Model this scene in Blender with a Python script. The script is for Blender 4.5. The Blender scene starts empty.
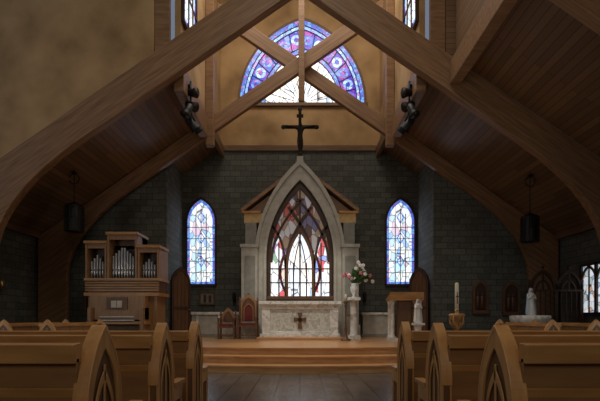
import bpy, bmesh, math, random
from mathutils import Vector, Matrix
random.seed(7)
S = bpy.context.scene
S.view_settings.view_transform = 'Standard'

# ---------------------------------------------------------------- materials
def base(name):
    m = bpy.data.materials.new(name); m.use_nodes = True
    nt = m.node_tree; b = nt.nodes['Principled BSDF']
    return m, nt, b
def L(nt, a, b): nt.links.new(a, b)
def coords(nt, scale=(1, 1, 1), world=False):
    mp = nt.nodes.new('ShaderNodeMapping'); mp.inputs['Scale'].default_value = scale
    if world:
        g = nt.nodes.new('ShaderNodeNewGeometry'); L(nt, g.outputs['Position'], mp.inputs[0])
    else:
        t = nt.nodes.new('ShaderNodeTexCoord'); L(nt, t.outputs['Object'], mp.inputs[0])
    return mp.outputs[0]
def ramp(nt, fac, stops, interp='LINEAR'):
    r = nt.nodes.new('ShaderNodeValToRGB'); r.color_ramp.interpolation = interp
    e = r.color_ramp.elements
    while len(e) < len(stops): e.new(0.5)
    for i, (p, c) in enumerate(stops):
        e[i].position = p; e[i].color = (c[0], c[1], c[2], 1)
    L(nt, fac, r.inputs[0]); return r.outputs[0]
def noise(nt, vec, scale, detail=4):
    n = nt.nodes.new('ShaderNodeTexNoise'); n.inputs['Scale'].default_value = scale
    n.inputs['Detail'].default_value = detail; L(nt, vec, n.inputs['Vector']); return n.outputs['Fac']
def bump(nt, b, h, strength=0.2, dist=0.01):
    bp = nt.nodes.new('ShaderNodeBump'); bp.inputs['Strength'].default_value = strength
    bp.inputs['Distance'].default_value = dist; L(nt, h, bp.inputs['Height']); L(nt, bp.outputs[0], b.inputs['Normal'])
def wood(name, c1, c2, grain=(1, 12, 12), rough=0.45, world=False, tilt=0):
    m, nt, b = base(name)
    if tilt:
        # grain following the rafter slope: rotate first, then stretch
        r0 = coords(nt, (1, 1, 1), world)
        rot = nt.nodes.new('ShaderNodeMapping'); rot.inputs['Rotation'].default_value = (0, tilt, 0); L(nt, r0, rot.inputs[0])
        sc = nt.nodes.new('ShaderNodeMapping'); sc.inputs['Scale'].default_value = grain; L(nt, rot.outputs[0], sc.inputs[0]); v = sc.outputs[0]
    else: v = coords(nt, grain, world)
    n = noise(nt, v, 1.6, 6)
    L(nt, ramp(nt, n, [(0.3, c1), (0.7, c2)]), b.inputs['Base Color'])
    b.inputs['Roughness'].default_value = rough; bump(nt, b, n, 0.12); return m
def planks(name, c1, c2, axis='X', w=0.14):
    m, nt, b = base(name)
    v = coords(nt, (1, 1, 1), True)
    sx = nt.nodes.new('ShaderNodeSeparateXYZ'); L(nt, v, sx.inputs[0])
    cb = nt.nodes.new('ShaderNodeCombineXYZ')
    L(nt, sx.outputs['Y'], cb.inputs[0]); L(nt, sx.outputs['X' if axis == 'X' else 'Z'], cb.inputs[1])
    br = nt.nodes.new('ShaderNodeTexBrick'); L(nt, cb.outputs[0], br.inputs['Vector'])
    br.inputs['Scale'].default_value = 1; br.inputs['Brick Width'].default_value = 3.4
    br.inputs['Row Height'].default_value = w; br.inputs['Mortar Size'].default_value = 0.006
    br.inputs['Color1'].default_value = (*c1, 1); br.inputs['Color2'].default_value = (*c2, 1)
    br.inputs['Mortar'].default_value = (c1[0]*.25, c1[1]*.25, c1[2]*.25, 1)
    L(nt, br.outputs['Color'], b.inputs['Base Color']); b.inputs['Roughness'].default_value = 0.5
    bump(nt, b, br.outputs['Fac'], -0.4); return m
def blocks(name, axis):
    m, nt, b = base(name)
    v = coords(nt, (1, 1, 1), True)
    sx = nt.nodes.new('ShaderNodeSeparateXYZ'); L(nt, v, sx.inputs[0])
    cb = nt.nodes.new('ShaderNodeCombineXYZ'); L(nt, sx.outputs[axis], cb.inputs[0]); L(nt, sx.outputs['Z'], cb.inputs[1])
    br = nt.nodes.new('ShaderNodeTexBrick'); L(nt, cb.outputs[0], br.inputs['Vector'])
    br.inputs['Scale'].default_value = 1; br.inputs['Brick Width'].default_value = 0.42
    br.inputs['Row Height'].default_value = 0.21; br.inputs['Mortar Size'].default_value = 0.012
    br.inputs['Color1'].default_value = (.086, .090, .074, 1); br.inputs['Color2'].default_value = (.145, .147, .122, 1)
    br.inputs['Mortar'].default_value = (.055, .055, .046, 1)
    n = noise(nt, v, 14)
    mx = nt.nodes.new('ShaderNodeMixRGB'); mx.blend_type = 'MULTIPLY'; mx.inputs[0].default_value = .7
    L(nt, br.outputs['Color'], mx.inputs[1]); L(nt, ramp(nt, n, [(.3, (.65, .65, .65)), (.7, (1.2, 1.2, 1.2))]), mx.inputs[2])
    L(nt, mx.outputs[0], b.inputs['Base Color']); b.inputs['Roughness'].default_value = .75
    bump(nt, b, br.outputs['Fac'], -.4); return m
def plain(name, c, rough=.5, metal=0, var=.12, scale=8):
    m, nt, b = base(name); v = coords(nt); n = noise(nt, v, scale)
    L(nt, ramp(nt, n, [(.3, [x*(1-var) for x in c]), (.7, [min(1, x*(1+var)) for x in c])]), b.inputs['Base Color'])
    b.inputs['Roughness'].default_value = rough; b.inputs['Metallic'].default_value = metal; return m
def marble(name, c1, c2, scale=3):
    m, nt, b = base(name); v = coords(nt); n = noise(nt, v, scale, 9)
    L(nt, ramp(nt, n, [(.35, c1), (.5, c2), (.56, [x*.8 for x in c1]), (.7, c2)]), b.inputs['Base Color'])
    b.inputs['Roughness'].default_value = .35; return m
def glass(name, stops, scale=4, strength=1.5, stretch=(1, 1, 1)):
    """back-lit leaded art glass: cells of coloured glass between dark cames"""
    m, nt, b = base(name); v = coords(nt, stretch)
    vo = nt.nodes.new('ShaderNodeTexVoronoi'); vo.inputs['Scale'].default_value = scale; L(nt, v, vo.inputs['Vector'])
    sp = nt.nodes.new('ShaderNodeSeparateColor'); L(nt, vo.outputs['Color'], sp.inputs[0])
    col = ramp(nt, sp.outputs[0], stops, 'CONSTANT')
    ve = nt.nodes.new('ShaderNodeTexVoronoi'); ve.feature = 'DISTANCE_TO_EDGE'; ve.inputs['Scale'].default_value = scale; L(nt, v, ve.inputs['Vector'])
    k = ramp(nt, ve.outputs['Distance'], [(0.0, (.05, .05, .06)), (.05, (1, 1, 1))])
    mx = nt.nodes.new('ShaderNodeMixRGB'); mx.blend_type = 'MULTIPLY'; mx.inputs[0].default_value = 1
    L(nt, col, mx.inputs[1]); L(nt, k, mx.inputs[2])
    L(nt, mx.outputs[0], b.inputs['Base Color']); L(nt, mx.outputs[0], b.inputs['Emission Color'])
    b.inputs['Emission Strength'].default_value = strength; b.inputs['Roughness'].default_value = .2; return m

M = {}
M['beam'] = wood('glulam_wood', (.19, .098, .043), (.33, .18, .085), (1.2, 8, 8), .5, True)
M['beamL'] = wood('glulam_wood_left', (.17, .088, .038), (.34, .185, .088), (.7, 9, 12), .5, True, .604)
M['beamR'] = wood('glulam_wood_right', (.17, .088, .038), (.34, .185, .088), (.7, 9, 12), .5, True, -.604)
M['beam_dk'] = wood('dark_glulam_wood', (.14, .075, .036), (.21, .115, .056), (1.2, 8, 8), .5, True)
M['ceil'] = planks('plank_ceiling_wood', (.15, .08, .037), (.235, .13, .062))
M['plankwall'] = planks('plank_wall_wood', (.18, .10, .05), (.23, .13, .065), 'Z')
M['blkX'] = blocks('split_block_x', 'X'); M['blkY'] = blocks('split_block_y', 'Y')
m, nt, b = base('ochre_stucco'); v = coords(nt, (1, 1, 1), True); n = noise(nt, v, .9, 8)
L(nt, ramp(nt, n, [(.3, (.28, .165, .07)), (.5, (.44, .275, .125)), (.7, (.56, .36, .175))]), b.inputs['Base Color']); b.inputs['Roughness'].default_value = .85; bump(nt, b, noise(nt, v, 20), .2)
M['stucco'] = m
m, nt, b = base('slate_tile_floor'); v = coords(nt, (1, 1, 1), True)
br = nt.nodes.new('ShaderNodeTexBrick'); L(nt, v, br.inputs['Vector']); br.offset = 0
br.inputs['Scale'].default_value = 1; br.inputs['Brick Width'].default_value = .4; br.inputs['Row Height'].default_value = .4; br.inputs['Mortar Size'].default_value = .012
br.inputs['Color1'].default_value = (.075, .068, .062, 1); br.inputs['Color2'].default_value = (.12, .108, .098, 1); br.inputs['Mortar'].default_value = (.02, .018, .016, 1)
L(nt, br.outputs['Color'], b.inputs['Base Color']); b.inputs['Roughness'].default_value = .25; bump(nt, b, noise(nt, v, 9), .15)
M['floor'] = m
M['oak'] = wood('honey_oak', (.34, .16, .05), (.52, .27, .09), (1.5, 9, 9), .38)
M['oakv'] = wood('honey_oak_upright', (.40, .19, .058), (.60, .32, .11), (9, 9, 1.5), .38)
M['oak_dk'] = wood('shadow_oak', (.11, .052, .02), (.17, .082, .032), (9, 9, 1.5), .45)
M['oak_mid'] = wood('mid_oak', (.21, .10, .036), (.31, .155, .056), (1.5, 9, 9), .42)
M['platform'] = wood('platform_oak', (.42, .21, .085), (.62, .34, .15), (1.2, 9, 9), .28, True)
M['walnut'] = wood('walnut', (.04, .019, .011), (.075, .036, .02), (9, 9, 1.5), .45)
M['mahog'] = wood('mahogany', (.11, .05, .023), (.17, .08, .038), (9, 9, 1.5), .4)
M['organ'] = wood('organ_oak', (.25, .125, .05), (.36, .19, .08), (9, 9, 1.5), .4)
M['marble'] = marble('white_marble', (.60, .58, .53), (.80, .78, .73))
M['gmarble'] = marble('grey_white_marble', (.48, .48, .43), (.66, .66, .60), 6)
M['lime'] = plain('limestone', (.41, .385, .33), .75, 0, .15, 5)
M['lime_dk'] = plain('dark_limestone', (.24, .23, .20), .8, 0, .15, 5)  # darker limestone for infill, upper piers and plinths
M['black'] = plain('black_metal', (.012, .012, .013), .45, .5)
M['bronze'] = plain('dark_bronze', (.03, .022, .016), .4, .6)
M['brass'] = plain('brass', (.5, .33, .12), .3, .9)
M['pipe'] = plain('tin_pipe', (.5, .5, .5), .3, .8, .05)
M['red'] = plain('red_velvet', (.16, .025, .022), .9)
M['teal'] = plain('teal_bookcloth', (.02, .16, .17), .7)
M['navy'] = plain('navy_bookcloth', (.015, .03, .06), .7)
M['paper'] = plain('paper', (.65, .6, .5), .8)
M['white'] = plain('white_plaster', (.72, .72, .70), .6, 0, .04)
M['blue'] = plain('pale_blue_plaster', (.45, .55, .70), .6, 0, .05)
M['skin'] = plain('painted_skin', (.62, .45, .36), .6, 0, .03)
M['wax'] = plain('candle_wax', (.75, .68, .5), .5, 0, .03)
M['leaf'] = plain('leaf_green', (.05, .13, .035), .6, 0, .3)
M['petal'] = plain('white_petal', (.75, .70, .66), .6, 0, .05)
M['pink'] = plain('pink_petal', (.55, .16, .2), .6, 0, .1)
M['gold'] = plain('gilt_board', (.55, .36, .14), .5, 0, .15)
M['g_side'] = glass('glass_pale_blue', [(0, (.85, .95, 1)), (.3, (.6, .84, 1)), (.5, (.97, .99, 1)), (.82, (.4, .62, .98)), (.94, (.8, .65, .8))], 5, 1.05, (1, 1, .6))
M['g_blue'] = glass('glass_blue_border', [(0, (.10, .20, .75)), (.4, (.2, .42, .95)), (.7, (.2, .15, .65)), (.88, (.5, .2, .5))], 9, .85)
M['g_pur'] = glass('glass_violet', [(0, (.10, .05, .60)), (.35, (.30, .07, .62)), (.6, (.04, .12, .72)), (.8, (.5, .08, .5)), (.92, (.2, .35, .9))], 5, .75)
M['g_pale'] = glass('glass_pale_band', [(0, (.3, .5, 1)), (.5, (.5, .75, 1)), (.8, (.5, .3, .85))], 5, .95)
M['g_sun'] = glass('glass_sunburst', [(0, (1, 1, 1)), (.4, (.8, .9, 1)), (.65, (1, .97, .85)), (.85, (.4, .62, 1))], 3, 1.25, (1, 1, .35))
M['g_white'] = glass('glass_opal', [(0, (.95, .97, 1)), (.45, (.78, .88, 1)), (.72, (.5, .68, .98)), (.85, (.95, .93, .88)), (.95, (.7, .15, .17))], 3.2, 1.05, (1, 1, .4))
M['g_mix'] = glass('glass_red_blue', [(0, (.85, .9, 1)), (.25, (.68, .12, .14)), (.38, (.3, .4, .88)), (.52, (.88, .92, 1)), (.72, (.45, .28, .65)), (.8, (.9, .68, .6)), (.92, (.25, .4, .3))], 4.2, .9, (1, 1, .6))
M['g_dim'] = glass('glass_amber_dim', [(0, (.25, .17, .12)), (.3, (.08, .05, .04)), (.5, (.35, .32, .32)), (.7, (.12, .1, .16)), (.85, (.30, .08, .06))], 5, .45, (1, 1, .5))
M['day'] = glass('glass_daylight', [(0, (.8, .86, .9)), (.35, (.35, .5, .7)), (.55, (.5, .58, .62)), (.75, (.65, .4, .25)), (.85, (.9, .95, 1))], 5, .7)
m, nt, b = base('lamp_glow'); b.inputs['Emission Color'].default_value = (1, .7, .4, 1); b.inputs['Emission Strength'].default_value = 1.0
M['glow'] = m

# ---------------------------------------------------------------- builder
class B:
    def __init__(s, name): s.n = name; s.v = []; s.f = []; s.mi = []; s.sm = []; s.mats = []
    def m(s, k):
        if k not in s.mats: s.mats.append(k)
        return s.mats.index(k)
    def add(s, vs, fs, k, smooth=False):
        o = len(s.v); s.v += [tuple(p) for p in vs]; i = s.m(k)
        for f in fs: s.f.append([o+j for j in f]); s.mi.append(i); s.sm.append(smooth)
    def box(s, x0, x1, y0, y1, z0, z1, k):
        s.add([(x0,y0,z0),(x1,y0,z0),(x1,y1,z0),(x0,y1,z0),(x0,y0,z1),(x1,y0,z1),(x1,y1,z1),(x0,y1,z1)],
              [(0,1,2,3),(4,5,6,7),(0,1,5,4),(1,2,6,5),(2,3,7,6),(3,0,4,7)], k)
    def prism(s, poly, ax, a0, a1, k):
        def P(p, a): return {'y': (p[0], a, p[1]), 'x': (a, p[0], p[1]), 'z': (p[0], p[1], a)}[ax]
        n = len(poly); vs = [P(p, a0) for p in poly]+[P(p, a1) for p in poly]
        s.add(vs, [tuple(range(n)), tuple(range(n, 2*n))]+[(i, (i+1) % n, n+(i+1) % n, n+i) for i in range(n)], k)
    def ring(s, out, inn, ax, a0, a1, k):
        def P(p, a): return {'y': (p[0], a, p[1]), 'x': (a, p[0], p[1]), 'z': (p[0], p[1], a)}[ax]
        n = len(out); vs = [P(p, a0) for p in out]+[P(p, a0) for p in inn]+[P(p, a1) for p in out]+[P(p, a1) for p in inn]
        fs = []
        for i in range(n-1):
            fs += [(i, i+1, n+i+1, n+i), (2*n+i, 2*n+i+1, 3*n+i+1, 3*n+i), (i, i+1, 2*n+i+1, 2*n+i), (n+i, n+i+1, 3*n+i+1, 3*n+i)]
        fs += [(0, n, 3*n, 2*n), (n-1, 2*n-1, 4*n-1, 3*n-1)]
        s.add(vs, fs, k)
    def path(s, pts, w, ax, a0, a1, k):
        o = []; i_ = []
        for j, p in enumerate(pts):
            a = Vector(pts[max(0, j-1)]); c = Vector(pts[min(len(pts)-1, j+1)]); t = (c-a).normalized(); nn = Vector((-t.y, t.x))*w/2
            o.append((p[0]+nn.x, p[1]+nn.y)); i_.append((p[0]-nn.x, p[1]-nn.y))
        s.ring(o, i_, ax, a0, a1, k)
    def lathe(s, prof, c, k, seg=20, sx=1, sy=1, rot=None):
        vs = []; fs = []; n = len(prof)
        for j in range(seg):
            a = 2*math.pi*j/seg
            for r, z in prof: 
                p = Vector((r*math.cos(a)*sx, r*math.sin(a)*sy, z))
                if rot: p = rot @ p
                vs.append(tuple(p+Vector(c)))
        for j in range(seg):
            q = (j+1) % seg
            for i in range(n-1): fs.append((j*n+i, q*n+i, q*n+i+1, j*n+i+1))
        fs += [tuple(j*n for j in range(seg)), tuple(j*n+n-1 for j in range(seg))]
        s.add(vs, fs, k, True)
    def ball(s, c, r, k, sx=1, sy=1, sz=1, seg=12):
        s.lathe([(max(.0005, r*math.sin(math.pi*i/8)), -r*sz*math.cos(math.pi*i/8)) for i in range(9)], c, k, seg, sx, sy)
    def tube(s, pts, r, k, seg=8):
        if not isinstance(r, (list, tuple)): r = [r]*len(pts)
        vs = []; fs = []; P = [Vector(p) for p in pts]
        up = Vector((0, 0, 1)) if abs((P[-1]-P[0]).normalized().z) < .9 else Vector((1, 0, 0))
        for i, p in enumerate(P):
            t = (P[min(i+1, len(P)-1)]-P[max(0, i-1)]).normalized(); a = t.cross(up).normalized(); b_ = t.cross(a)
            for j in range(seg):
                q = 2*math.pi*j/seg; vs.append(tuple(p+(a*math.cos(q)+b_*math.sin(q))*r[i]))
        for i in range(len(P)-1):
            for j in range(seg): fs.append((i*seg+j, i*seg+(j+1) % seg, (i+1)*seg+(j+1) % seg, (i+1)*seg+j))
        fs += [tuple(range(seg)), tuple(range(len(vs)-seg, len(vs)))]
        s.add(vs, fs, k, True)
    def skin(s, verts, edges, rad, k, off=(0, 0, 0), sc=1.0):
        me = bpy.data.meshes.new('tmp'); me.from_pydata(verts, edges, []); ob = bpy.data.objects.new('tmp', me)
        S.collection.objects.link(ob); md = ob.modifiers.new('s', 'SKIN'); sb = ob.modifiers.new('u', 'SUBSURF'); sb.levels = 1
        for i, r in enumerate(rad): me.skin_vertices[0].data[i].radius = (r, r)
        me.skin_vertices[0].data[0].use_root = True
        bpy.context.view_layer.update(); dg = bpy.context.evaluated_depsgraph_get()
        e = ob.evaluated_get(dg); m2 = e.to_mesh()
        s.add([tuple(Vector(v.co)*sc+Vector(off)) for v in m2.vertices], [tuple(p.vertices) for p in m2.polygons], k, True)
        e.to_mesh_clear(); bpy.data.objects.remove(ob)
    def done(s, loc=None, rotz=0, bevel=0, origin=True):
        me = bpy.data.meshes.new(s.n)
        c = Vector((0, 0, 0))
        if loc is None and origin:
            xs = [p[0] for p in s.v]; ys = [p[1] for p in s.v]; zs = [p[2] for p in s.v]
            c = Vector(((min(xs)+max(xs))/2, (min(ys)+max(ys))/2, min(zs)))
        me.from_pydata([tuple(Vector(p)-c) for p in s.v], [], s.f)
        for k in s.mats: me.materials.append(M[k])
        for p, i, sm in zip(me.polygons, s.mi, s.sm): p.material_index = i; p.use_smooth = sm
        bm = bmesh.new(); bm.from_mesh(me); bmesh.ops.recalc_face_normals(bm, faces=bm.faces); bm.to_mesh(me); bm.free()
        ob = bpy.data.objects.new(s.n, me); S.collection.objects.link(ob)
        ob.location = Vector(loc) if loc is not None else c; ob.rotation_euler.z = rotz
        if bevel:
            bv = ob.modifiers.new('bevel', 'BEVEL'); bv.width = bevel; bv.segments = 2; bv.limit_method = 'ANGLE'
        return ob

def arch(w, zs, rise, cx=0, z0=None, n=14):
    """gothic arch outline left-bottom -> peak -> right-bottom; w half-width, zs spring height"""
    c = (rise*rise-w*w)/(2*w); R = w+c; a1 = math.acos(max(-1, min(1, -c/R)))
    L_ = [(c+R*math.cos(math.pi-(math.pi-a1)*i/n), R*math.sin(math.pi-(math.pi-a1)*i/n)) for i in range(n+1)]
    pts = [(cx+x, zs+z) for x, z in L_]+[(cx-x, zs+z) for x, z in L_[-2::-1]]
    if z0 is not None: pts = [(cx-w, z0)]+pts+[(cx+w, z0)]
    return pts
def bez(a, b_, c, n=10):
    return [((1-t)**2*a[0]+2*t*(1-t)*b_[0]+t*t*c[0], (1-t)**2*a[1]+2*t*(1-t)*b_[1]+t*t*c[1]) for t in [i/n for i in range(n+1)]]

SL = .69
def roof(x, top=9.95): return top-SL*abs(x)

# ---------------------------------------------------------------- shell
o = B('floor'); o.box(-8.8, 8.8, -4, 18, -.1, 0, 'floor'); o.done()
YF, YB, XC, XN, XL = 15.8, 18.0, 4.56, 8.8, 3.1
for sg, nm in ((-1, 'left'), (1, 'right')):
    o = B('wall_'+nm); x0, x1 = sorted((sg*XN, sg*(XN+.2))); o.box(x0, x1, -4, YF, 0, 4.1, 'blkY'); o.done()
    o = B('wall_chancel_front_'+nm)
    P = [(sg*XC, 0), (sg*XN, 0), (sg*XN, roof(XN)), (sg*XC, roof(XC))]
    o.prism(P, 'y', YF, YF+.2, 'blkX'); o.done()
    o = B('wall_chancel_side_'+nm); x0, x1 = sorted((sg*XC, sg*(XC+.2))); o.box(x0, x1, YF+.2, YB, 0, roof(XC)+.1, 'blkY'); o.done()
    o = B('ceiling_slope_'+nm)
    P = [(sg*XL, roof(XL)), (sg*XN, roof(XN)), (sg*XN, roof(XN)+.15), (sg*XL, roof(XL)+.15)]
    o.prism(P, 'y', 12.0, YB, 'ceil'); o.done()
    o = B('wall_lantern_'+nm); x0, x1 = sorted((sg*XL, sg*(XL+.15)))
    o.box(x0, x1, 12.0, YB, roof(XL)-.02, 14.2, 'stucco'); o.done()
o = B('wall_back')
o.prism([(-XC-.2, 0), (XC+.2, 0), (XC+.2, roof(XC+.2)), (XL, roof(XL)), (-XL, roof(XL)), (-XC-.2, roof(XC+.2))], 'y', YB, YB+.2, 'blkX')
o.box(-XL-.15, XL+.15, YB, YB+.2, roof(XL), 14.2, 'stucco'); o.done()
o = B('wall_rear'); o.box(-9, 9, -4.2, -4, 0, 14.2, 'plankwall'); o.done()
o = B('ceiling'); o.box(-9, 9, -4, YB+.2, 14.2, 14.35, 'ceil'); o.done()
T2 = 10.4
o = B('wall_cross_gable_left'); o.prism([(-3.75, roof(3.75, T2)-.3), (-8.8, roof(8.8, T2)-.3), (-8.8, 14.2), (-3.75, 14.2)], 'y', 11.88, 12.0, 'stucco'); o.done()
o = B('wall_cross_gable_right'); o.prism([(3.75, roof(3.75, T2)-.3), (8.8, roof(8.8, T2)-.3), (8.8, 14.2), (3.75, 14.2)], 'y', 11.88, 12.0, 'plankwall'); o.done()
for sg in (-1, 1):
    o = B('lantern_post'); x0, x1 = sorted((sg*3.35, sg*3.74)); o.box(x0, x1, 11.89, 11.995, 7.95, 14.19, 'beam'); o.done(bevel=.01)
    o = B('lantern_curb_beam'); x0, x1 = sorted((sg*3.02, sg*3.28)); o.box(x0, x1, 12.0, 15.08, 7.1, 7.79, 'beam'); o.done(bevel=.015)
    o = B('chancel_post'); x0, x1 = sorted((sg*2.83, sg*3.09)); o.box(x0, x1, 15.1, 15.35, 6.85, 14.19, 'beam'); o.done(bevel=.015)
    o = B('chancel_plate_beam'); x0, x1 = sorted((sg*2.95, sg*3.09)); o.box(x0, x1, 15.8, YB-.01, 7.45, 7.85, 'beam_dk'); o.done(bevel=.015)
o = B('ceiling_bay_right'); o.prism([(4.0, roof(4.0, T2)), (8.8, roof(8.8, T2)), (8.8, roof(8.8, T2)+.15), (4.0, roof(4.0, T2)+.15)], 'y', 0, 11.58, 'ceil')
o.done()
o = B('wall_clerestory_right'); o.box(3.98, 4.1, 0, 11.8, roof(4, T2)+.1, 14.2, 'plankwall'); o.done()
o = B('purlin_beam'); o.box(3.75, 4.02, 0, 11.58, 7.05, 7.62, 'beam'); o.done(bevel=.015)
o = B('trim_stucco_band'); o.box(-XL+.16, XL-.16, YB-.08, YB, 7.7, 7.9, 'beam_dk'); o.done()
for sg in (-1, 1):
    o = B('trim_eave'); x0, x1 = sorted((sg*8.62, sg*8.8)); o.box(x0, x1, 0, YF, 3.85, 4.1, 'beam_dk'); o.done()

# ---------------------------------------------------------------- glulam frames
def frame(name, sg, y0, y1, low, top, xend):
    inner = [(7.75, 0), (7.75, 2.5)]+bez((7.75, 2.6), (7.75, low-SL*7.75+.1), (5.3, low-SL*5.3), 12)
    end_low = (xend, low-SL*xend); end_top = (xend, top-SL*xend)
    poly = inner+[end_low, end_top, (8.72, top-SL*8.72), (8.72, 0)]
    o = B(name); o.prism([(sg*x, z) for x, z in poly], 'y', y0, y1, 'beamL' if sg < 0 else 'beamR'); return o.done(bevel=.02, loc=(0, 0, 0))
frame('glulam_scissor_frame', -1, 15.36, 15.56, 9.38, 9.93, -2.8)
frame('glulam_scissor_frame', 1, 15.57, 15.77, 9.38, 9.93, -2.8)
frame('glulam_arch_frame', -1, 11.6, 11.87, 9.5, 10.42, 0.0)
frame('glulam_arch_frame', 1, 11.6, 11.87, 9.5, 10.42, 0.0)
frame('glulam_arch_frame', 1, 7.6, 7.85, 9.5, 10.38, 4.2)
o = B('king_post'); o.box(-.05, .15, 15.22, 15.35, 8.36, 14.19, 'beam'); o.done(bevel=.01)

# ---------------------------------------------------------------- gable window
o = B('window_1'); cx = .08; zb = 9.55; y = YB
A = lambda s_: arch(2.5*s_, zb, 3.35*s_, cx)
for a, b_, k in ((1.0, .965, 'beam_dk'), (.965, .91, 'g_blue'), (.91, .86, 'g_pale'), (.86, .64, 'g_pur'), (.64, .58, 'g_blue')):
    o.ring(A(a), A(b_), 'y', y-.06, y, k)
o.prism(A(.58), 'y', y-.05, y, 'g_sun')
for s_ in (.91, .86, .64, .58): o.ring(A(s_), A(s_-.012), 'y', y-.08, y, 'black')
pa = A(.75)
for i in range(1, len(pa)-1, 2):
    px, pz = pa[i]
    for r, yy, k in ((.2, .07, 'g_pale' if i % 4 == 1 else 'g_blue'), (.09, .08, 'g_pur')):
        o.prism([(px+r*math.cos(t), pz+r*math.sin(t)) for t in [2*math.pi*q/14 for q in range(14)]], 'y', y-yy, y-.05, k)
for i in range(2, len(pa)-2, 2):
    o.path([A(.64)[i], A(.86)[i]], .03, 'y', y-.08, y, 'black')
for t in range(1, 12):
    a = math.pi*t/12
    o.path([(cx+.35*math.cos(a), zb+.35*math.sin(a)), (cx+1.38*math.cos(a), zb+(1.38+.35*math.sin(a))*math.sin(a))], .02, 'y', y-.07, y, 'black')
o.box(cx-2.55, cx+2.55, y-.12, y, zb-.12, zb, 'beam_dk'); o.done()

# ---------------------------------------------------------------- side lancet windows
def lancet(name, xc):
    o = B(name); w = .53; z0 = 2.52; zs = 4.95; r = .85
    def A(d): return arch(w-d, zs, r-d*1.3, xc, z0+d)
    o.ring(arch(w+.07, zs, r+.1, xc, z0-.06), A(0), 'y', YB-.1, YB, 'walnut'); o.box(xc-w-.07, xc+w+.07, YB-.1, YB, z0-.08, z0, 'walnut')
    o.ring(A(0), A(.09), 'y', YB-.05, YB, 'g_blue'); o.box(xc-w, xc+w, YB-.05, YB, z0, z0+.09, 'g_blue')
    o.prism(A(.09), 'y', YB-.04, YB, 'g_side')
    for x in (-.2, 0, .2): o.box(xc+x-.012, xc+x+.012, YB-.07, YB, z0, 5.45-abs(x), 'black')
    for i in range(1, 6): o.box(xc-w, xc+w, YB-.07, YB, z0+i*.44-.01, z0+i*.44+.01, 'black')
    dm = lambda z, s_: [(xc, z-s_), (xc+s_*.6, z), (xc, z+s_), (xc-s_*.6, z)]
    for z in (3.4, 4.3, 5.1): o.prism(dm(z, .25), 'y', YB-.06, YB, 'g_blue'); o.prism(dm(z, .18), 'y', YB-.065, YB, 'g_side')
    o.done()
lancet('window_2', -3.84); lancet('window_3', 3.9)
for sg, nm in ((-1, 'window_4'), (1, 'window_5')):
    o = B(nm); X = lambda d: sorted((sg*XL, sg*(XL-d)))
    x0, x1 = X(.04); o.prism([(12.1, 9.0), (13.5, 9.0), (13.5, 11.2), (12.8, 12.0), (12.1, 11.2)], 'x', x0, x1, 'g_blue')
    x0, x1 = X(.06); o.prism([(12.3, 9.2), (13.3, 9.2), (13.3, 11.0), (12.8, 11.6), (12.3, 11.0)], 'x', x0, x1, 'g_side')
    x0, x1 = X(.09)
    for yy in (12.06, 12.56, 13.04, 13.54): o.box(x0, x1, yy-.03, yy+.03, 8.95, 11.3, 'walnut')
    for zz in (8.97, 9.9, 11.0): o.box(x0, x1, 12.06, 13.54, zz-.03, zz+.03, 'walnut')
    o.done()
o = B('window_6'); xx = XN
o.box(xx-.04, xx, 12.9, 14.35, 1.35, 2.8, 'day')
for yy in (12.9, 13.62, 14.35): o.box(xx-.1, xx, yy-.05, yy+.05, 1.3, 2.85, 'walnut')
for yy in (13.26, 13.98): o.box(xx-.07, xx, yy-.02, yy+.02, 1.3, 2.85, 'walnut')
for zz in (1.33, 2.82): o.box(xx-.1, xx, 12.87, 14.38, zz-.04, zz+.04, 'walnut')
for yy in (13.26, 13.98): o.ring(arch(.36, 2.3, .5, yy, None), arch(.31, 2.3, .42, yy, None), 'x', xx-.08, xx, 'walnut')
o.done()
for sg, nm in ((-1, 'added_window_7'), (1, 'added_window_8')):  # unseen glowing windows, added to go with the side fill lamps
    o = B(nm); x0, x1 = sorted((sg*XN, sg*(XN-.04))); o.box(x0, x1, 4.2, 7.0, 1.35, 3.3, 'day')
    x0, x1 = sorted((sg*XN, sg*(XN-.1)))
    for yy in (4.2, 4.9, 5.6, 6.3, 7.0): o.box(x0, x1, yy-.04, yy+.04, 1.3, 3.35, 'walnut')
    for zz in (1.33, 2.5, 3.32): o.box(x0, x1, 4.16, 7.04, zz-.04, zz+.04, 'walnut')
    o.done()

# ---------------------------------------------------------------- platform
def stepoutline(y0, hw, k=.055, n=16):
    f = [(-hw+2*hw*i/n, y0+k*(-hw+2*hw*i/n)**2) for i in range(n+1)]
    return f+[(hw, 15.79), (-hw, 15.79)]
o = B('chancel_platform')
for i, (y0, hw) in enumerate(((9.9, 4.1), (10.35, 3.95), (10.8, 3.8))):
    o.prism(stepoutline(y0+.03, hw-.03), 'z', i*.167, (i+1)*.167-.03, 'platform')
    o.prism(stepoutline(y0, hw), 'z', (i+1)*.167-.035, (i+1)*.167, 'platform')
o.box(-XC+.01, XC-.01, 15.78, YB-.01, 0, .501, 'platform'); o.done()
PZ = .501
o = B('altar_predella'); o.box(-1.38, 1.38, 14.6, 16.1, PZ, .585, 'platform'); o.done(bevel=.01)

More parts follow.
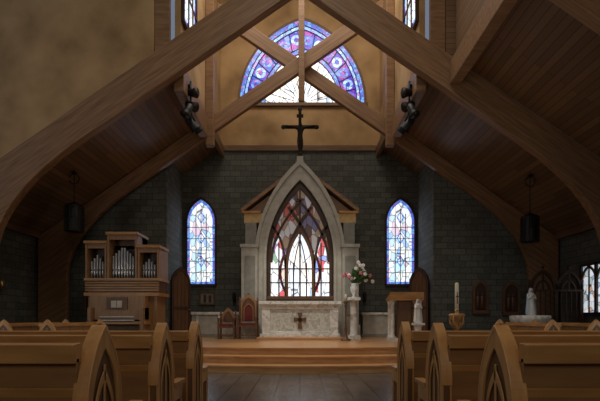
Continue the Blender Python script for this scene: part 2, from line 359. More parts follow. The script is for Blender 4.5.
# ---------------------------------------------------------------- altar
o = B('altar_table'); y0, y1, zb, zt = 15.0, 15.85, .586, 1.74
o.box(-1.3, 1.3, y0-.05, y1+.05, zb, zb+.1, 'marble')
o.box(-1.2, 1.2, y0+.04, y1-.04, zb+.1, zt-.16, 'gmarble')
for x in (-1.24, .98): o.box(x, x+.26, y0, y1, zb+.1, zt-.16, 'marble')
o.box(-1.0, 1.0, y0+.01, y0+.1, zt-.26, zt-.16, 'marble'); o.box(-1.0, 1.0, y0+.01, y0+.1, zb+.1, zb+.18, 'marble')
o.box(-1.27, 1.27, y0-.03, y1+.03, zt-.16, zt-.1, 'marble')
o.box(-1.34, 1.34, y0-.09, y1+.09, zt-.1, zt, 'marble')
zc = 1.15; yy0, yy1 = y0-.0, y0+.05
def pat(cx, cz, l, w1, w2, ang):
    p = [(-w1/2, 0), (-w2/2, l), (w2/2, l), (w1/2, 0)]; c, s_ = math.cos(ang), math.sin(ang)
    return [(cx+x*c-z*s_, cz+x*s_+z*c) for x, z in p]
for a, l in ((0, .22), (math.pi/2, .2), (math.pi, .3), (-math.pi/2, .2)): o.prism(pat(0, zc, l, .07, .15, a), 'y', yy0, yy1, 'mahog')
o.prism([(.07*math.cos(t), zc+.07*math.sin(t)) for t in [q*math.pi/8 for q in range(16)]], 'y', yy0-.01, yy1, 'bronze')
o.done(bevel=.008)

# ---------------------------------------------------------------- reredos
o = B('reredos_arch'); y0, y1 = 16.45, 16.95
out = arch(1.56, 3.3, 3.45, 0, PZ); inn = arch(1.27, 3.3, 2.95, 0, PZ)
o.ring(out, inn, 'y', y0, y1, 'lime')
out2 = arch(1.62, 3.3, 3.55, 0, PZ); mid = arch(1.5, 3.3, 3.35, 0, PZ)
o.ring(out2, mid, 'y', y0-.06, y0+.1, 'lime'); inn2 = arch(1.2, 3.3, 2.82, 0, PZ)
o.ring(arch(1.3, 3.3, 3.0, 0, PZ), inn2, 'y', y0-.04, y0+.08, 'lime')
o.box(-.12, .12, y0-.05, y1, 6.62, 6.95, 'lime')
for sg in (-1, 1):
    def bx(a, c, ya, yb, z0, z1, k):
        x0, x1 = sorted((sg*a, sg*c)); o.box(x0, x1, ya, yb, z0, z1, k)
    bx(1.5, 2.08, y0-.1, y1+.1, PZ, 3.75, 'lime'); bx(1.45, 2.13, y0-.15, y1+.15, PZ, .95, 'lime')
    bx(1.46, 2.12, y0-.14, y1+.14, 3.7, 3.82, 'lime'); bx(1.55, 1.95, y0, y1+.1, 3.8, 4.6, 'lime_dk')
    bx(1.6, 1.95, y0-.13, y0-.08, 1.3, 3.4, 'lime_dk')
    bx(1.3, 2.0, y0+.05, y1+.25, 4.6, 4.95, 'gold'); bx(1.4, 2.08, y0, y1+.25, 4.93, 5.02, 'oak')
    P = [(sg*2.08, 4.98), (sg*.3, 6.35), (sg*.3, 6.5), (sg*2.12, 5.1)]
    o.prism(P, 'y', y0+.02, y1+.3, 'beam')
    q = [(sg*1.9, 5.0), (sg*1.1, 5.62), (sg*1.1, 5.0)]
    o.prism(q, 'y', y0+.15, y1+.2, 'beam_dk')
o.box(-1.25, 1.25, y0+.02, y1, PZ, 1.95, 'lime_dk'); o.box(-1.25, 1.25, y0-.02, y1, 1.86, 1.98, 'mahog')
yg = y0+.25
o.prism(arch(1.22, 3.3, 2.85, 0, 1.95), 'y', yg, yg+.03, 'g_dim')
yg2 = yg-.02
o.prism(arch(.46, 3.0, 1.35, 0, 1.95), 'y', yg2, yg+.01, 'g_white')
for sg in (-1, 1):
    o.prism([(sg*.5, 1.95), (sg*1.0, 1.95), (sg*1.0, 3.3), (sg*.92, 3.8), (sg*.72, 4.2), (sg*.5, 3.5)], 'y', yg2, yg+.01, 'g_mix')
    o.prism([(sg*.86, 1.95), (sg*1.06, 1.95), (sg*1.06, 3.4), (sg*.86, 3.1)], 'y', yg2-.01, yg+.01, 'g_white')
    o.path(bez((sg*.5, 2.1), (sg*.9, 2.8), (sg*.55, 3.5), 8), .09, 'y', yg2-.015, yg, 'red')
ym0, ym1 = y0+.14, y0+.24
o.ring(arch(1.23, 3.3, 2.87, 0, 1.95), arch(1.05, 3.3, 2.55, 0, 1.95), 'y', ym0, ym1, 'walnut')
for sg in (-1, 1):
    o.path([(sg*.5, 1.95), (sg*.5, 3.1)]+bez((sg*.5, 3.2), (sg*.42, 4.1), (-sg*.42, 5.2), 14), .11, 'y', ym0, ym1, 'walnut')
    o.path([(sg*.52, 3.0)]+bez((sg*.52, 3.1), (sg*.6, 4.1), (sg*1.0, 4.5), 10), .09, 'y', ym0, ym1, 'walnut')
    o.path([(sg*1.02, 3.2)]+bez((sg*1.02, 3.3), (sg*.95, 4.4), (-sg*.1, 5.5), 12), .08, 'y', ym0, ym1, 'walnut')
    o.path([(sg*.76, 1.95), (sg*.76, 3.9)], .045, 'y', ym0, ym1, 'walnut')
    o.path([(sg*.24, 1.95), (sg*.24, 3.2)], .035, 'y', ym0, ym1, 'walnut')
o.ring(arch(.5, 3.0, 1.45, 0, 1.95), arch(.42, 3.0, 1.28, 0, 1.95), 'y', ym0-.03, ym1, 'mahog')
o.ring(arch(.25, 2.6, 1.5, 0, 1.95), arch(.21, 2.6, 1.4, 0, 1.95), 'y', ym0, ym1, 'walnut')
o.box(-.03, .03, ym0, ym1, 1.95, 5.8, 'walnut')
for z in (2.45, 2.95): o.box(-1.1, 1.1, ym0, ym1, z, z+.04, 'walnut')
o.done(bevel=.008)

# ---------------------------------------------------------------- crucifix
o = B('crucifix'); yc = 16.6; zb = 6.95
o.box(-.055, .055, yc, yc+.07, zb, 8.72, 'bronze'); o.box(-.6, .6, yc, yc+.07, 8.02, 8.13, 'bronze')
o.box(-.16, .16, yc-.05, yc+.12, zb, zb+.06, 'bronze'); o.box(-.1, .1, yc-.02, yc+.1, zb+.06, zb+.14, 'bronze')
for c in ((-.6, 8.075), (.6, 8.075), (0, 8.72)): o.ball((c[0], yc+.035, c[1]), .085, 'bronze', sy=.4)
o.box(-.12, .12, yc-.01, yc+.01, 8.4, 8.52, 'bronze')
f = [(0,-.05,7.62),(0,-.06,7.78),(.01,-.05,7.95),(.01,-.07,8.07),(.02,-.10,8.17),
     (.13,-.05,8.02),(.30,-.04,8.06),(.48,-.03,8.10),(.54,-.03,8.10),(-.13,-.05,8.02),(-.30,-.04,8.06),(-.48,-.03,8.10),(-.54,-.03,8.10),
     (.06,-.06,7.57),(.08,-.12,7.36),(.03,-.05,7.14),(.02,-.09,7.06),(-.06,-.06,7.57),(-.05,-.12,7.36),(-.01,-.05,7.14),(0,-.10,7.06)]
e = [(0,1),(1,2),(2,3),(3,4),(2,5),(5,6),(6,7),(7,8),(2,9),(9,10),(10,11),(11,12),(0,13),(13,14),(14,15),(15,16),(0,17),(17,18),(18,19),(19,20)]
r = [.085,.08,.1,.04,.07,.055,.04,.03,.024,.055,.04,.03,.024,.065,.048,.03,.025,.065,.048,.03,.025]
o.skin(f, e, r, 'bronze', (0, yc, 0))
o.lathe([(.09, 7.5), (.1, 7.56), (.1, 7.66), (.085, 7.7)], (0, yc-.05, 0), 'bronze', 14, 1.05, .8)
o.done()

# ---------------------------------------------------------------- doors (open leaves)
for sg, nm in ((-1, 'door_1'), (1, 'door_2')):
    o = B(nm); w = .38
    o.prism(arch(w, 1.9, .6, 0, 0), 'y', -.03, .03, 'mahog')
    o.ring(arch(w, 1.9, .6, 0, 0), arch(w-.09, 1.9, .45, 0, 0), 'y', -.05, .05, 'walnut')
    o.box(-w, w, -.05, .05, 0, .15, 'walnut'); o.box(-w+.05, w-.05, -.045, .045, 1.0, 1.1, 'walnut')
    for x in (-.15, 0, .15): o.box(x-.008, x+.008, -.036, .036, .15, 2.3, 'walnut')
    o.ball((-sg*.3, -.07, 1.0), .03, 'brass')
    o.done(loc=(sg*4.22, 16.35, PZ), rotz=-sg*.8)

# ---------------------------------------------------------------- pews
def pew(name, Ln, loc, rotz=0, books=True):
    o = B(name); aw = .35; T = .036
    for x in (0, Ln-T):
        A_ = arch(aw/2, .80, .36, aw/2)
        poly = [(0, 0)]+A_+[(aw, .80)]+bez((aw, .8), (aw+.04, .74), (aw+.1, .74), 5)+[(.60, .74), (.63, .70), (.60, .66), (.56, .62), (.56, 0)]
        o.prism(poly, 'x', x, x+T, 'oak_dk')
        for q in ((x+T, x+T+.012), (x-.012, x)):
            o.ring(arch(aw/2, .80, .36, aw/2, .1), arch(aw/2-.045, .80, .27, aw/2, .15), 'x', q[0], q[1], 'oakv')
            o.ring(arch(aw/2-.07, .76, .22, aw/2, .19), arch(aw/2-.092, .76, .17, aw/2, .19), 'x', q[0]+.003, q[1]-.003, 'oakv')
            o.box(q[0], q[1], .0, .56, 0, .16, 'oak')
            o.box(q[0]+.003, q[1]-.003, aw/2-.009, aw/2+.009, .16, 1.0, 'oakv')
            o.box(q[0], q[1], aw, .56, .64, .735, 'oakv'); o.box(q[0], q[1], .51, .56, .16, .65, 'oakv')
        o.box(x-.025, x+T+.025, -.01, aw+.24, 0, .08, 'oak')
        o.box(x-.016, x+T+.016, aw+.02, .64, .735, .765, 'oak')
        o.ring(arch(aw/2+.006, .80, .372, aw/2), arch(aw/2-.006, .80, .345, aw/2), 'x', x-.014, x+T+.014, 'oakv')
    o.prism([(.05, .35), (.01, 1.04), (.035, 1.04), (.075, .35)], 'x', T, Ln-T, 'oak_mid')
    o.prism([(-.01, 1.02), (-.015, 1.095), (.05, 1.10), (.055, 1.02)], 'x', T, Ln-T, 'oak')
    o.prism([(.02, .88), (.01, .92), (.05, .92), (.05, .88)], 'x', T, Ln-T, 'oak')
    n = int(Ln/.6)
    for i in range(1, n): o.box(Ln*i/n-.03, Ln*i/n+.03, .0, .05, .4, 1.02, 'oak_mid')
    o.prism([(.06, .40), (.06, .44), (.53, .46), (.55, .44), (.53, .41)], 'x', T, Ln-T, 'oak')
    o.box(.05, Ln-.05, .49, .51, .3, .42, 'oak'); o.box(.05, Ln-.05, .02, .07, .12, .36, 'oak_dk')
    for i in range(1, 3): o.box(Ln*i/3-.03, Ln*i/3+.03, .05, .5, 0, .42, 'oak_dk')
    o.box(.3, Ln-.3, -.10, .03, .60, .62, 'oak'); o.box(.3, Ln-.3, -.11, -.095, .60, .70, 'oak')
    o.box(.2, Ln-.2, -.26, -.08, .16, .22, 'navy'); 
    for x in (.4, Ln-.45): o.box(x, x+.05, -.24, .06, 0, .16, 'oak_dk')
    if books:
        x = .35
        while x < Ln-.5:
            if random.random() < .6:
                h = random.uniform(.2, .25); w_ = random.choice((.03, .04, .15)); k = random.choice(('teal', 'navy', 'navy', 'teal'))
                o.box(x, x+w_, -.09, -.03, .62, .62+h, k); o.box(x+.004, x+w_-.004, -.085, -.035, .62, .625+h, 'paper')
            x += random.uniform(.18, .4)
    return o.done(loc=loc, rotz=rotz, bevel=.004)
for i, yy in enumerate((1.82, 2.73, 3.64)):
    pew('church_pew', 3.4, (-.85-3.4, yy, 0)); pew('church_pew', 3.4, (.85, yy, 0))
for x in (5.0, 5.85):
    pew('church_pew', 2.4, (-x-.1, 11.4, 0), -math.pi/2)
    pew('church_pew', 2.4, (x+.1, 9.0, 0), math.pi/2)

# ---------------------------------------------------------------- organ
o = B('pipe_organ'); yf = 13.3
def ob_(x0, x1, y0, y1, z0, z1, k='organ'): o.box(x0, x1, y0, y1, z0, z1, k)
ob_(-6.3, -4.25, yf+.45, yf+1.3, 0, 1.9)
ob_(-6.37, -4.15, yf+.3, yf+1.35, 1.85, 1.95, 'oak')
for i in range(4): ob_(-6.35, -4.17, yf+.34, yf+.4, 2.0+i*.075, 2.045+i*.075, 'oak')
ob_(-6.3, -4.22, yf+.4, yf+1.3, 1.95, 2.3, 'oak_dk')
ob_(-6.37, -4.15, yf+.3, yf+1.35, 2.3, 2.38, 'oak')
ob_(-6.33, -4.2, yf+.8, yf+1.3, 2.38, 3.4, 'walnut')
for x0, x1, zt in ((-6.35, -5.72, 3.48), (-5.7, -4.82, 3.74), (-4.8, -4.17, 3.36)):
    ob_(x0, x0+.06, yf+.35, yf+1.3, 2.38, zt-.08); ob_(x1-.06, x1, yf+.35, yf+1.3, 2.38, zt-.08)
    ob_(x0-.03, x1+.03, yf+.3, yf+1.32, zt-.08, zt, 'oak'); ob_(x0, x1, yf+.37, yf+.42, zt-.22, zt-.08)
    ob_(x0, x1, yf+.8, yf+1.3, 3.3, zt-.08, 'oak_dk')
    nn = int((x1-x0-.14)/.085)
    for i in range(nn):
        px = x0+.11+i*.085; t = abs(i-(nn-1)/2)/(nn/2); h = (zt-.4-2.38)*(1-.35*t) if x1 > -5.8 else (zt-.4-2.38)*(.85-.25*t)
        o.lathe([(.008, 0), (.035, .18), (.036, h), (.03, h)], (px, yf+.55, 2.38), 'pipe', 10)
        o.box(px-.012, px+.012, yf+.51, yf+.525, 2.6, 2.66, 'black')
ob_(-6.1, -4.5, yf+.1, yf+.5, 1.15, 1.85); ob_(-6.15, -4.45, yf, yf+.5, 1.02, 1.1, 'oak')
for k_, z, yy in (('white', 1.12, .02), ('white', 1.22, .1), ('white', 1.32, .18)):
    ob_(-5.8, -4.8, yf+yy-.06, yf+yy+.08, z, z+.03, k_); 
    for i in range(24): ob_(-5.79+i*.042, -5.775+i*.042, yf+yy-.02, yf+yy+.08, z+.03, z+.04, 'black')
for sg in (-6.1, -4.6): ob_(sg, sg+.1, yf-.05, yf+.5, 0, 1.5)
ob_(-5.6, -5.0, yf+.06, yf+.1, 1.45, 1.8, 'oak_dk'); ob_(-5.45, -5.3, yf+.02, yf+.05, 1.5, 1.7, 'paper'); ob_(-5.28, -5.14, yf+.02, yf+.05, 1.5, 1.7, 'paper')
ob_(-6.0, -4.6, yf+.4, yf+.46, 0, 1.05, 'oak_dk')
ob_(-5.8, -4.8, yf-.35, yf-.05, .5, .56, 'oak')
for x in (-5.78, -4.88): ob_(x, x+.06, yf-.33, yf-.07, 0, .5, 'oak')
o.done(bevel=.006)

# ---------------------------------------------------------------- pendant lamps
def pendant(x, y, z0, z1, r):
    o = B('pendant_lantern'); zc = roof(x)
    o.lathe([(r*.98, z0), (r, z0+.02), (r, z1-.03), (r*.9, z1), (r*.3, z1+.06), (.03, z1+.1)], (x, y, 0), 'black', 24)
    for z in (z0+.08, (z0+z1)/2, z1-.1): o.lathe([(r, z), (r+.02, z), (r+.02, z+.03), (r, z+.03)], (x, y, 0), 'bronze', 24)
    for q in range(12):
        a = q*math.pi/6; o.box(x+math.cos(a)*(r+.008)-.01, x+math.cos(a)*(r+.008)+.01, y+math.sin(a)*(r+.008)-.01, y+math.sin(a)*(r+.008)+.01, z0, z1-.03, 'bronze')
    o.tube([(x, y, z1+.05), (x, y, zc-.01)], .012, 'black'); o.lathe([(.02, zc-.12), (.06, zc-.1), (.09, zc-.08)], (x, y, 0), 'black', 14)
    o.tube([(x+.14*math.cos(a), y, zc-.16+.14*math.sin(a)-.1) for a in [i*math.pi/8 for i in range(17)]], .014, 'black', 6)
    o.lathe([(r*.8, z0+.01), (r*.8, z0+.03)], (x, y, 0), 'glow', 20); o.done()
pendant(-6.5, 13.3, 3.68, 4.45, .25); pendant(6.62, 13.3, 3.38, 4.14, .23)

# ---------------------------------------------------------------- stage spotlights
for sg in (-1, 1):
    o = B('stage_spotlight_cluster'); x = sg*2.96; y = 12.5
    o.tube([(x, y, 6.4), (x, y, 7.6)], .03, 'black'); o.box(min(x, sg*3.02), max(x, sg*3.02), y-.05, y+.05, 7.4, 7.5, 'black')
    o.tube([(x, y-.35, 6.75), (x, y+.75, 6.75)], .025, 'black')
    for yy, z, d in ((-.3, 6.7, (sg*.3, -.3, -.8)), (.1, 6.5, (-sg*.6, .4, -.7)), (0, 7.3, (-sg*.8, -.3, -.2)), (0, 6.95, (-sg*.7, -.4, -.4)), (.6, 6.65, (-sg*.5, .5, -.6))):
        p = Vector((x, y+yy, z)); D = Vector(d).normalized(); p2 = p-D*.06
        o.tube([p2-D*.12, p2-D*.08, p2+D*.1, p2+D*.22, p2+D*.25], [.05, .09, .1, .13, .14], 'black', 12)
        o.tube([p2+D*.245, p2+D*.255], [.11, .11], 'bronze', 12)
        o.tube([(x, y+yy, z), tuple(p2)], .02, 'black')
        if yy: o.tube([(x, y+yy, 6.75), (x, y+yy, z-.01)], .02, 'black')
    o.done()

# ---------------------------------------------------------------- chancel furniture
def chair(name, x, y, w, hs, ht, ornate):
    o = B(name); z = PZ; d = .5
    for sx in (-1, 1):
        o.box(x+sx*w/2-.03, x+sx*w/2+.03, y-.02, y+.04, z, z+hs+.22, 'mahog')
        o.box(x+sx*w/2-.03, x+sx*w/2+.03, y+d-.06, y+d, z, z+ht-.25, 'mahog')
        o.box(x+sx*w/2-.035, x+sx*w/2+.035, y-.05, y+d, z+hs+.2, z+hs+.25, 'mahog')
        o.lathe([(.03, 0), (.045, .04), (.02, .08), (.035, .12), (.004, .17)], (x+sx*w/2, y+d-.03, z+ht-.26), 'mahog', 10)
    o.box(x-w/2, x+w/2, y, y+d, z+hs-.08, z+hs-.02, 'mahog'); o.box(x-w/2+.03, x+w/2-.03, y+.01, y+d-.05, z+hs-.02, z+hs+.05, 'red')
    o.ring(arch(w/2, z+ht-.45, .45, x, z+hs), arch(w/2-.08, z+ht-.45, .33, x, z+hs), 'y', y+d-.06, y+d, 'organ')
    o.prism(arch(w/2-.08, z+ht-.45, .33, x, z+hs+.1), 'y', y+d-.04, y+d-.01, 'mahog')
    o.box(x-w/2, x+w/2, y+.02, y+.05, z+.1, z+.15, 'mahog'); 
    if ornate:
        o.prism(arch(w/2-.16, z+ht-.55, .2, x, z+hs+.15), 'y', y+d-.06, y+d-.03, 'red')
        o.ring(arch(w/2-.13, z+ht-.55, .25, x, z+hs+.12), arch(w/2-.16, z+ht-.55, .2, x, z+hs+.12), 'y', y+d-.08, y+d-.03, 'organ')
        o.ball((x, y+d-.03, z+ht+.02), .04, 'mahog')
    o.done(bevel=.005)
chair('celebrant_throne', -1.74, 15.2, .6, .48, 1.5, True)
chair('sanctuary_chair', -2.44, 15.25, .5, .45, 1.05, False)
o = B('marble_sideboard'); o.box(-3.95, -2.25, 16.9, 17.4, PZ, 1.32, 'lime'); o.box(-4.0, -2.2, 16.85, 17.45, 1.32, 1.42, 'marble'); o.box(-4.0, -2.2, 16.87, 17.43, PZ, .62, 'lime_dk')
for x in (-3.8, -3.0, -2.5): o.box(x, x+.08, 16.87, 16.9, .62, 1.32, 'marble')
o.done(bevel=.008)
o = B('marble_sideboard'); o.box(2.3, 3.3, 16.9, 17.4, PZ, 1.32, 'lime'); o.box(2.25, 3.35, 16.85, 17.45, 1.32, 1.4, 'marble'); o.box(2.25, 3.35, 16.87, 17.43, PZ, .62, 'lime_dk'); o.done(bevel=.008)
o = B('framed_picture'); o.ring([(-3.92, 1.7), (-3.92, 2.22), (-3.3, 2.22), (-3.3, 1.7), (-3.92, 1.7)], [(-3.86, 1.76), (-3.86, 2.16), (-3.36, 2.16), (-3.36, 1.76), (-3.86, 1.76)], 'y', YB-.06, YB-.001, 'mahog')
o.box(-3.86, -3.36, YB-.03, YB-.001, 1.76, 2.16, 'lime_dk'); o.box(-3.75, -3.65, YB-.04, YB-.02, 1.8, 2.1, 'walnut'); o.box(-3.55, -3.45, YB-.04, YB-.02, 1.8, 2.08, 'walnut'); o.done()
for x in (-2.55, 2.5):
    o = B('wall_sconce'); o.box(x-.06, x+.06, YB-.04, YB-.001, 1.7, 2.1, 'bronze'); o.lathe([(.03, 1.85), (.07, 1.95), (.07, 2.15), (.04, 2.2)], (x, YB-.12, 0), 'bronze', 12); o.tube([(x, YB-.02, 1.8), (x, YB-.12, 1.87)], .015, 'bronze'); o.done()

o = B('ambo_lectern'); xa, ya = 3.15, 13.6
o.box(xa-.5, xa+.5, ya, ya+.7, PZ, PZ+.1, 'marble')
for sx in (-.4, .4):
    for sy in (.12, .58): o.lathe([(.085, .1), (.085, .14), (.06, .18), (.055, 1.12), (.075, 1.18), (.085, 1.22)], (xa+sx, ya+sy, PZ), 'marble', 16)
o.box(xa-.2, xa+.2, ya+.3, ya+.5, PZ+.1, PZ+1.22, 'oak_dk')
o.box(xa-.5, xa+.5, ya, ya+.7, PZ+1.22, PZ+1.3, 'oak')
o.prism([(ya+.02, PZ+1.46), (ya+.66, PZ+1.34), (ya+.66, PZ+1.3), (ya+.02, PZ+1.3)], 'x', xa-.46, xa+.46, 'oak')
o.box(xa-.5, xa+.5, ya-.01, ya+.04, PZ+1.3, PZ+1.46, 'oak'); o.done(bevel=.006)

o = B('candle_stand'); x, y = 1.42, 14.35
o.lathe([(.16, 0), (.16, .03), (.05, .08), (.03, .2), (.045, .35), (.025, .45), (.022, 1.0), (.05, 1.08), (.025, 1.12), (.09, 1.2), (.09, 1.22)], (x, y, PZ), 'mahog', 16)
o.lathe([(.035, 1.22), (.035, 1.42), (.004, 1.45)], (x, y, PZ), 'wax', 12); o.done()
o = B('flower_pedestal'); x, y = 1.78, 15.3
o.box(x-.2, x+.2, y-.2, y+.2, PZ, PZ+.12, 'marble'); o.lathe([(.16, .12), (.13, .2), (.12, 1.2), (.16, 1.28)], (x, y, PZ), 'marble', 18); o.box(x-.2, x+.2, y-.2, y+.2, PZ+1.28, PZ+1.38, 'marble'); o.done(bevel=.006)
o = B('flower_arrangement'); zb = PZ+1.38
o.lathe([(.06, 0), (.07, .02), (.03, .06), (.1, .2), (.12, .32), (.08, .42), (.1, .46)], (x, y, zb), 'white', 18)
for i in range(64):
    a = random.uniform(0, 6.28); l = random.uniform(.15, .62)
    dx = math.cos(a)*l*.85+.16; dy = math.sin(a)*l*.5; dz = .45+random.uniform(.02, .66)*(1.1-abs(dx-.1))
    tip = (x+dx, y+dy, zb+dz); midp = (x+dx*.4, y+dy*.4, zb+.4+dz*.3)
    o.tube([(x, y, zb+.4), midp, tip], [.007, .006, .004], 'leaf', 5)
    if i % 2: 
        k = 'petal' if i % 4 == 1 else ('pink' if tip[2] < zb+.8 else 'petal')
        for q in range(5):
            b2 = q*1.257; o.ball((tip[0]+.034*math.cos(b2), tip[1]-.01, tip[2]+.034*math.sin(b2)), .032, k, 1, .5, 1, 7)
    else:
        D = Vector((dx, dy, .25)).normalized(); c = Vector(midp)
        o.tube([c, c+D*.1+Vector((0, 0, .04)), c+D*.24, c+D*.36-Vector((0, 0, .05))], [.005, .05, .04, .003], 'leaf', 5)
o.done()

o = B('paschal_candle'); x, y = 3.36, 9.9
o.lathe([(.2, 0), (.2, .04), (.1, .1), (.04, .2), (.05, .5), (.035, .6), (.035, .95), (.06, 1.0), (.04, 1.05), (.05, 1.1), (.16, 1.24), (.17, 1.28), (.06, 1.3)], (x, y, 0), 'oak', 20)
for q in range(4):
    a = q*math.pi/2+.78; o.tube([(x+.04*math.cos(a), y+.04*math.sin(a), .95), (x+.15*math.cos(a), y+.15*math.sin(a), 1.1), (x+.14*math.cos(a), y+.14*math.sin(a), 1.3)], [.02, .025, .012], 'oak', 8)
o.lathe([(.04, 1.28), (.04, 1.93), (.03, 1.95), (.005, 1.96)], (x, y, 0), 'wax', 16); o.lathe([(.044, 1.34), (.044, 1.38)], (x, y, 0), 'brass', 16)
o.box(x-.008, x+.008, y-.046, y-.03, 1.5, 1.75, 'red'); o.box(x-.03, x+.03, y-.046, y-.03, 1.65, 1.67, 'red'); o.tube([(x, y, 1.95), (x, y, 1.98)], .004, 'black'); o.done()

def madonna(name, x, y, z, h, robe='white', mantle='blue'):
    o = B(name); s_ = h/1.0; c = (x, y, z)
    o.lathe([(r*s_, q*s_) for r, q in ((.16, 0), (.17, .03), (.15, .06), (.145, .07), (.155, .12), (.13, .35), (.105, .5), (.10, .58), (.125, .70), (.125, .76), (.07, .80), (.035, .82), (.035, .85))], c, robe, 20, 1, .75)
    vs = []; fs = []; prof = [(.19, .05), (.175, .3), (.15, .5), (.15, .7), (.145, .76), (.085, .82), (.078, .90), (.06, .97), (.012, 1.0)]; n = 15
    for r, q in prof:
        for i in range(n):
            a = math.radians(-52+284*i/(n-1)); vs.append((x+r*s_*math.cos(a), y+r*.78*s_*math.sin(a)+.01*s_, z+q*s_))
    for j in range(len(prof)-1):
        for i in range(n-1): fs.append((j*n+i, j*n+i+1, (j+1)*n+i+1, (j+1)*n+i))
    o.add(vs, fs, mantle, True)
    hc = (x, y-.02*s_, z+.905*s_); o.ball(hc, .058*s_, 'skin', .85, .95, 1.2, 14)
    o.ball((x, hc[1]-.056*s_, hc[2]-.004*s_), .010*s_, 'skin', .7, 1, 1.6, 8); o.box(x-.014*s_, x+.014*s_, hc[1]-.055*s_, hc[1]-.048*s_, hc[2]-.034*s_, hc[2]-.028*s_, 'red')
    for sg in (-1, 1): 
        o.ball((x+sg*.022*s_, hc[1]-.048*s_, hc[2]+.008*s_), .008*s_, 'navy', 1, .5, .6, 8)
        o.tube([(x+sg*.11*s_, y, z+.74*s_), (x+sg*.125*s_, y-.06*s_, z+.6*s_), (x+sg*.05*s_, y-.13*s_, z+.66*s_)], [.04*s_, .042*s_, .03*s_], robe, 10)
        o.tube([(x+sg*.05*s_, y-.13*s_, z+.66*s_), (x+sg*.012*s_, y-.15*s_, z+.70*s_), (x+sg*.008*s_, y-.145*s_, z+.745*s_)], [.018*s_, .016*s_, .006*s_], 'skin', 8)
        for q in range(4): o.tube([(x+sg*.010*s_, y-(.135+.009*q)*s_, z+.70*s_), (x+sg*.005*s_, y-(.135+.009*q)*s_, z+(.755-.004*abs(q-1.5))*s_)], [.006*s_, .004*s_], 'skin', 6)
    o.done()
o = B('baptismal_font'); x, y = 6.12, 12.3
o.lathe([(.32, 0), (.32, .08), (.2, .14), (.14, .3), (.13, .8), (.2, .88), (.42, .98), (.5, 1.15), (.5, 1.26), (.4, 1.27)], (x, y, 0), 'marble', 28); o.done()
madonna('madonna_statue', 6.15, 12.3, 1.27, .74)
o = B('statue_pedestal'); x, y = 3.3, 12.9
o.box(x-.16, x+.16, y-.16, y+.16, PZ, PZ+.08, 'marble'); o.lathe([(.12, .08), (.09, .15), (.09, .42), (.13, .5)], (x, y, PZ), 'marble', 16); o.box(x-.15, x+.15, y-.15, y+.15, PZ+.5, PZ+.56, 'marble'); o.done()
madonna('saint_statue', 3.3, 12.9, PZ+.56, .68, 'white', 'white')

def plaque(name, x, z0, w, h, ystn=YF):
    o = B(name); y = ystn-.001
    o.ring(arch(w/2, z0+h-.4, .4, x, z0), arch(w/2-.08, z0+h-.4, .29, x, z0+.06), 'y', y-.09, y, 'mahog'); o.box(x-w/2, x+w/2, y-.11, y, z0-.06, z0+.06, 'mahog')
    o.prism(arch(w/2-.07, z0+h-.4, .3, x, z0+.05), 'y', y-.04, y, 'walnut')
    for q in (-.09, .06): 
        o.lathe([(.07, 0), (.05, .3), (.06, .42), (.02, .47)], (x+q, y-.06, z0+.1), 'mahog', 10, 1, .6); o.ball((x+q, y-.06, z0+.62), .04, 'mahog')
    o.done()
plaque('carved_station_plaque', 6.15, 1.4, .55, 1.1); plaque('carved_station_plaque', 7.2, 1.35, .6, 1.1); plaque('carved_station_plaque', -7.1, 1.4, .5, 1.0)
o = B('carved_wood_screen'); x0, x1, y = 6.95, 8.6, 14.0
for x in (x0+.05, 7.78, x1-.05): o.box(x-.045, x+.045, y, y+.1, 0, 2.35, 'walnut')
o.box(x0, x1, y, y+.1, .0, .9, 'mahog'); o.box(x0, x1, y-.02, y+.12, .9, .98, 'walnut'); o.box(x0, x1, y-.02, y+.12, 2.0, 2.06, 'walnut')
for c in (7.39, 8.17):
    o.ring(arch(.39, 2.05, .62, c), arch(.33, 2.05, .52, c), 'y', y, y+.1, 'walnut')
    o.ring(arch(.22, 2.05, .33, c), arch(.18, 2.05, .26, c), 'y', y+.02, y+.08, 'walnut')
    o.path([(c, 2.05), (c, 2.66)], .04, 'y', y+.02, y+.08, 'walnut')
    for q in range(1, 5): o.box(c-.39+.156*q-.012, c-.39+.156*q+.012, y+.03, y+.07, .98, 2.0, 'walnut')
    o.ball((c, y+.05, 2.74), .05, 'walnut')
o.done()
o = B('wall_sconce'); o.box(-8.799, -8.72, 13.3, 13.45, 2.0, 2.3, 'bronze'); o.lathe([(.04, 2.05), (.08, 2.12), (.08, 2.3)], (-8.64, 13.37, 0), 'brass', 12); o.tube([(-8.74, 13.37, 2.05), (-8.64, 13.37, 2.08)], .015, 'bronze'); o.done()

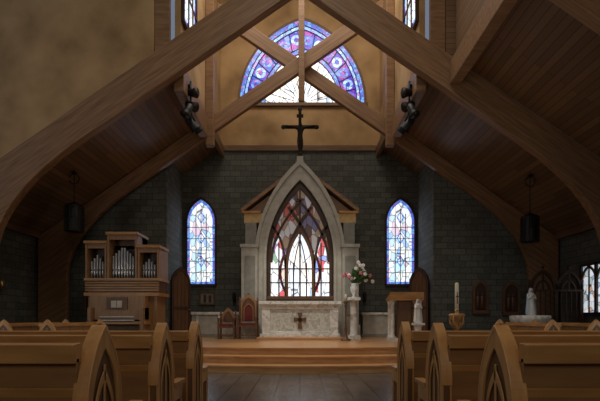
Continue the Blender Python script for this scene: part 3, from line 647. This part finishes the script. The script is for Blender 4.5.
# ---------------------------------------------------------------- lights
def area(name, loc, target, sx, sy, power, col):
    l = bpy.data.lights.new(name, 'AREA'); l.shape = 'RECTANGLE'; l.size = sx; l.size_y = sy; l.energy = power; l.color = col
    ob = bpy.data.objects.new(name, l); S.collection.objects.link(ob); ob.location = loc
    ob.rotation_euler = (Vector(target)-Vector(loc)).to_track_quat('-Z', 'Y').to_euler(); return ob
def spot(name, loc, target, power, ang, col, blend=.6):
    l = bpy.data.lights.new(name, 'SPOT'); l.energy = power; l.spot_size = math.radians(ang); l.spot_blend = blend; l.color = col; l.shadow_soft_size = .15
    ob = bpy.data.objects.new(name, l); S.collection.objects.link(ob); ob.location = loc
    ob.rotation_euler = (Vector(target)-Vector(loc)).to_track_quat('-Z', 'Y').to_euler(); return ob
area('light_lantern_daylight', (0, 13.3, 13.9), (0, 15, 5), 5, 3, 290, (1, .91, .77))
area('light_nave_overhead_fill', (0, 4.8, 12), (0, 5.5, 0), 3, 5, 250, (1, .91, .77))  # added overhead lamp to light the pews; ceiling has no skylight
area('light_rear_fill', (0, -3.2, 5), (0, 8, 4), 5, 3, 75, (1, .93, .82))  # added fill behind the camera for pews and beams; rear wall has no window
for sg in (-1, 1):
    area('light_nave_side_fill', (sg*8.6, 5.6, 2.4), (-sg*4, 11.5, 6.5), 2.6, 1.8, 80, (1, .93, .83))  # added side fills that brighten the ceiling undersides
    spot('spot_stage', (sg*2.55, 12.5, 6.3), (-sg*.8, 11.2, .3), 400, 60, (1, .88, .7))
    spot('spot_altar', (sg*2.55, 12.7, 6.5), (0, 15.8, 2.0), 330, 46, (1, .94, .84))
w = bpy.data.worlds.new('World'); S.world = w; w.use_nodes = True
w.node_tree.nodes['Background'].inputs[0].default_value = (.5, .6, .8, 1); w.node_tree.nodes['Background'].inputs[1].default_value = .3

# ---------------------------------------------------------------- camera
cd = bpy.data.cameras.new('camera'); cam = bpy.data.objects.new('camera', cd); S.collection.objects.link(cam)
cam.location = (0, 0, 1.2); cam.rotation_euler = (math.pi/2, 0, 0)
cd.sensor_width = 36; cd.lens = 462/600*36; cd.shift_y = 117.5/600; cd.clip_start = .05
S.camera = cam
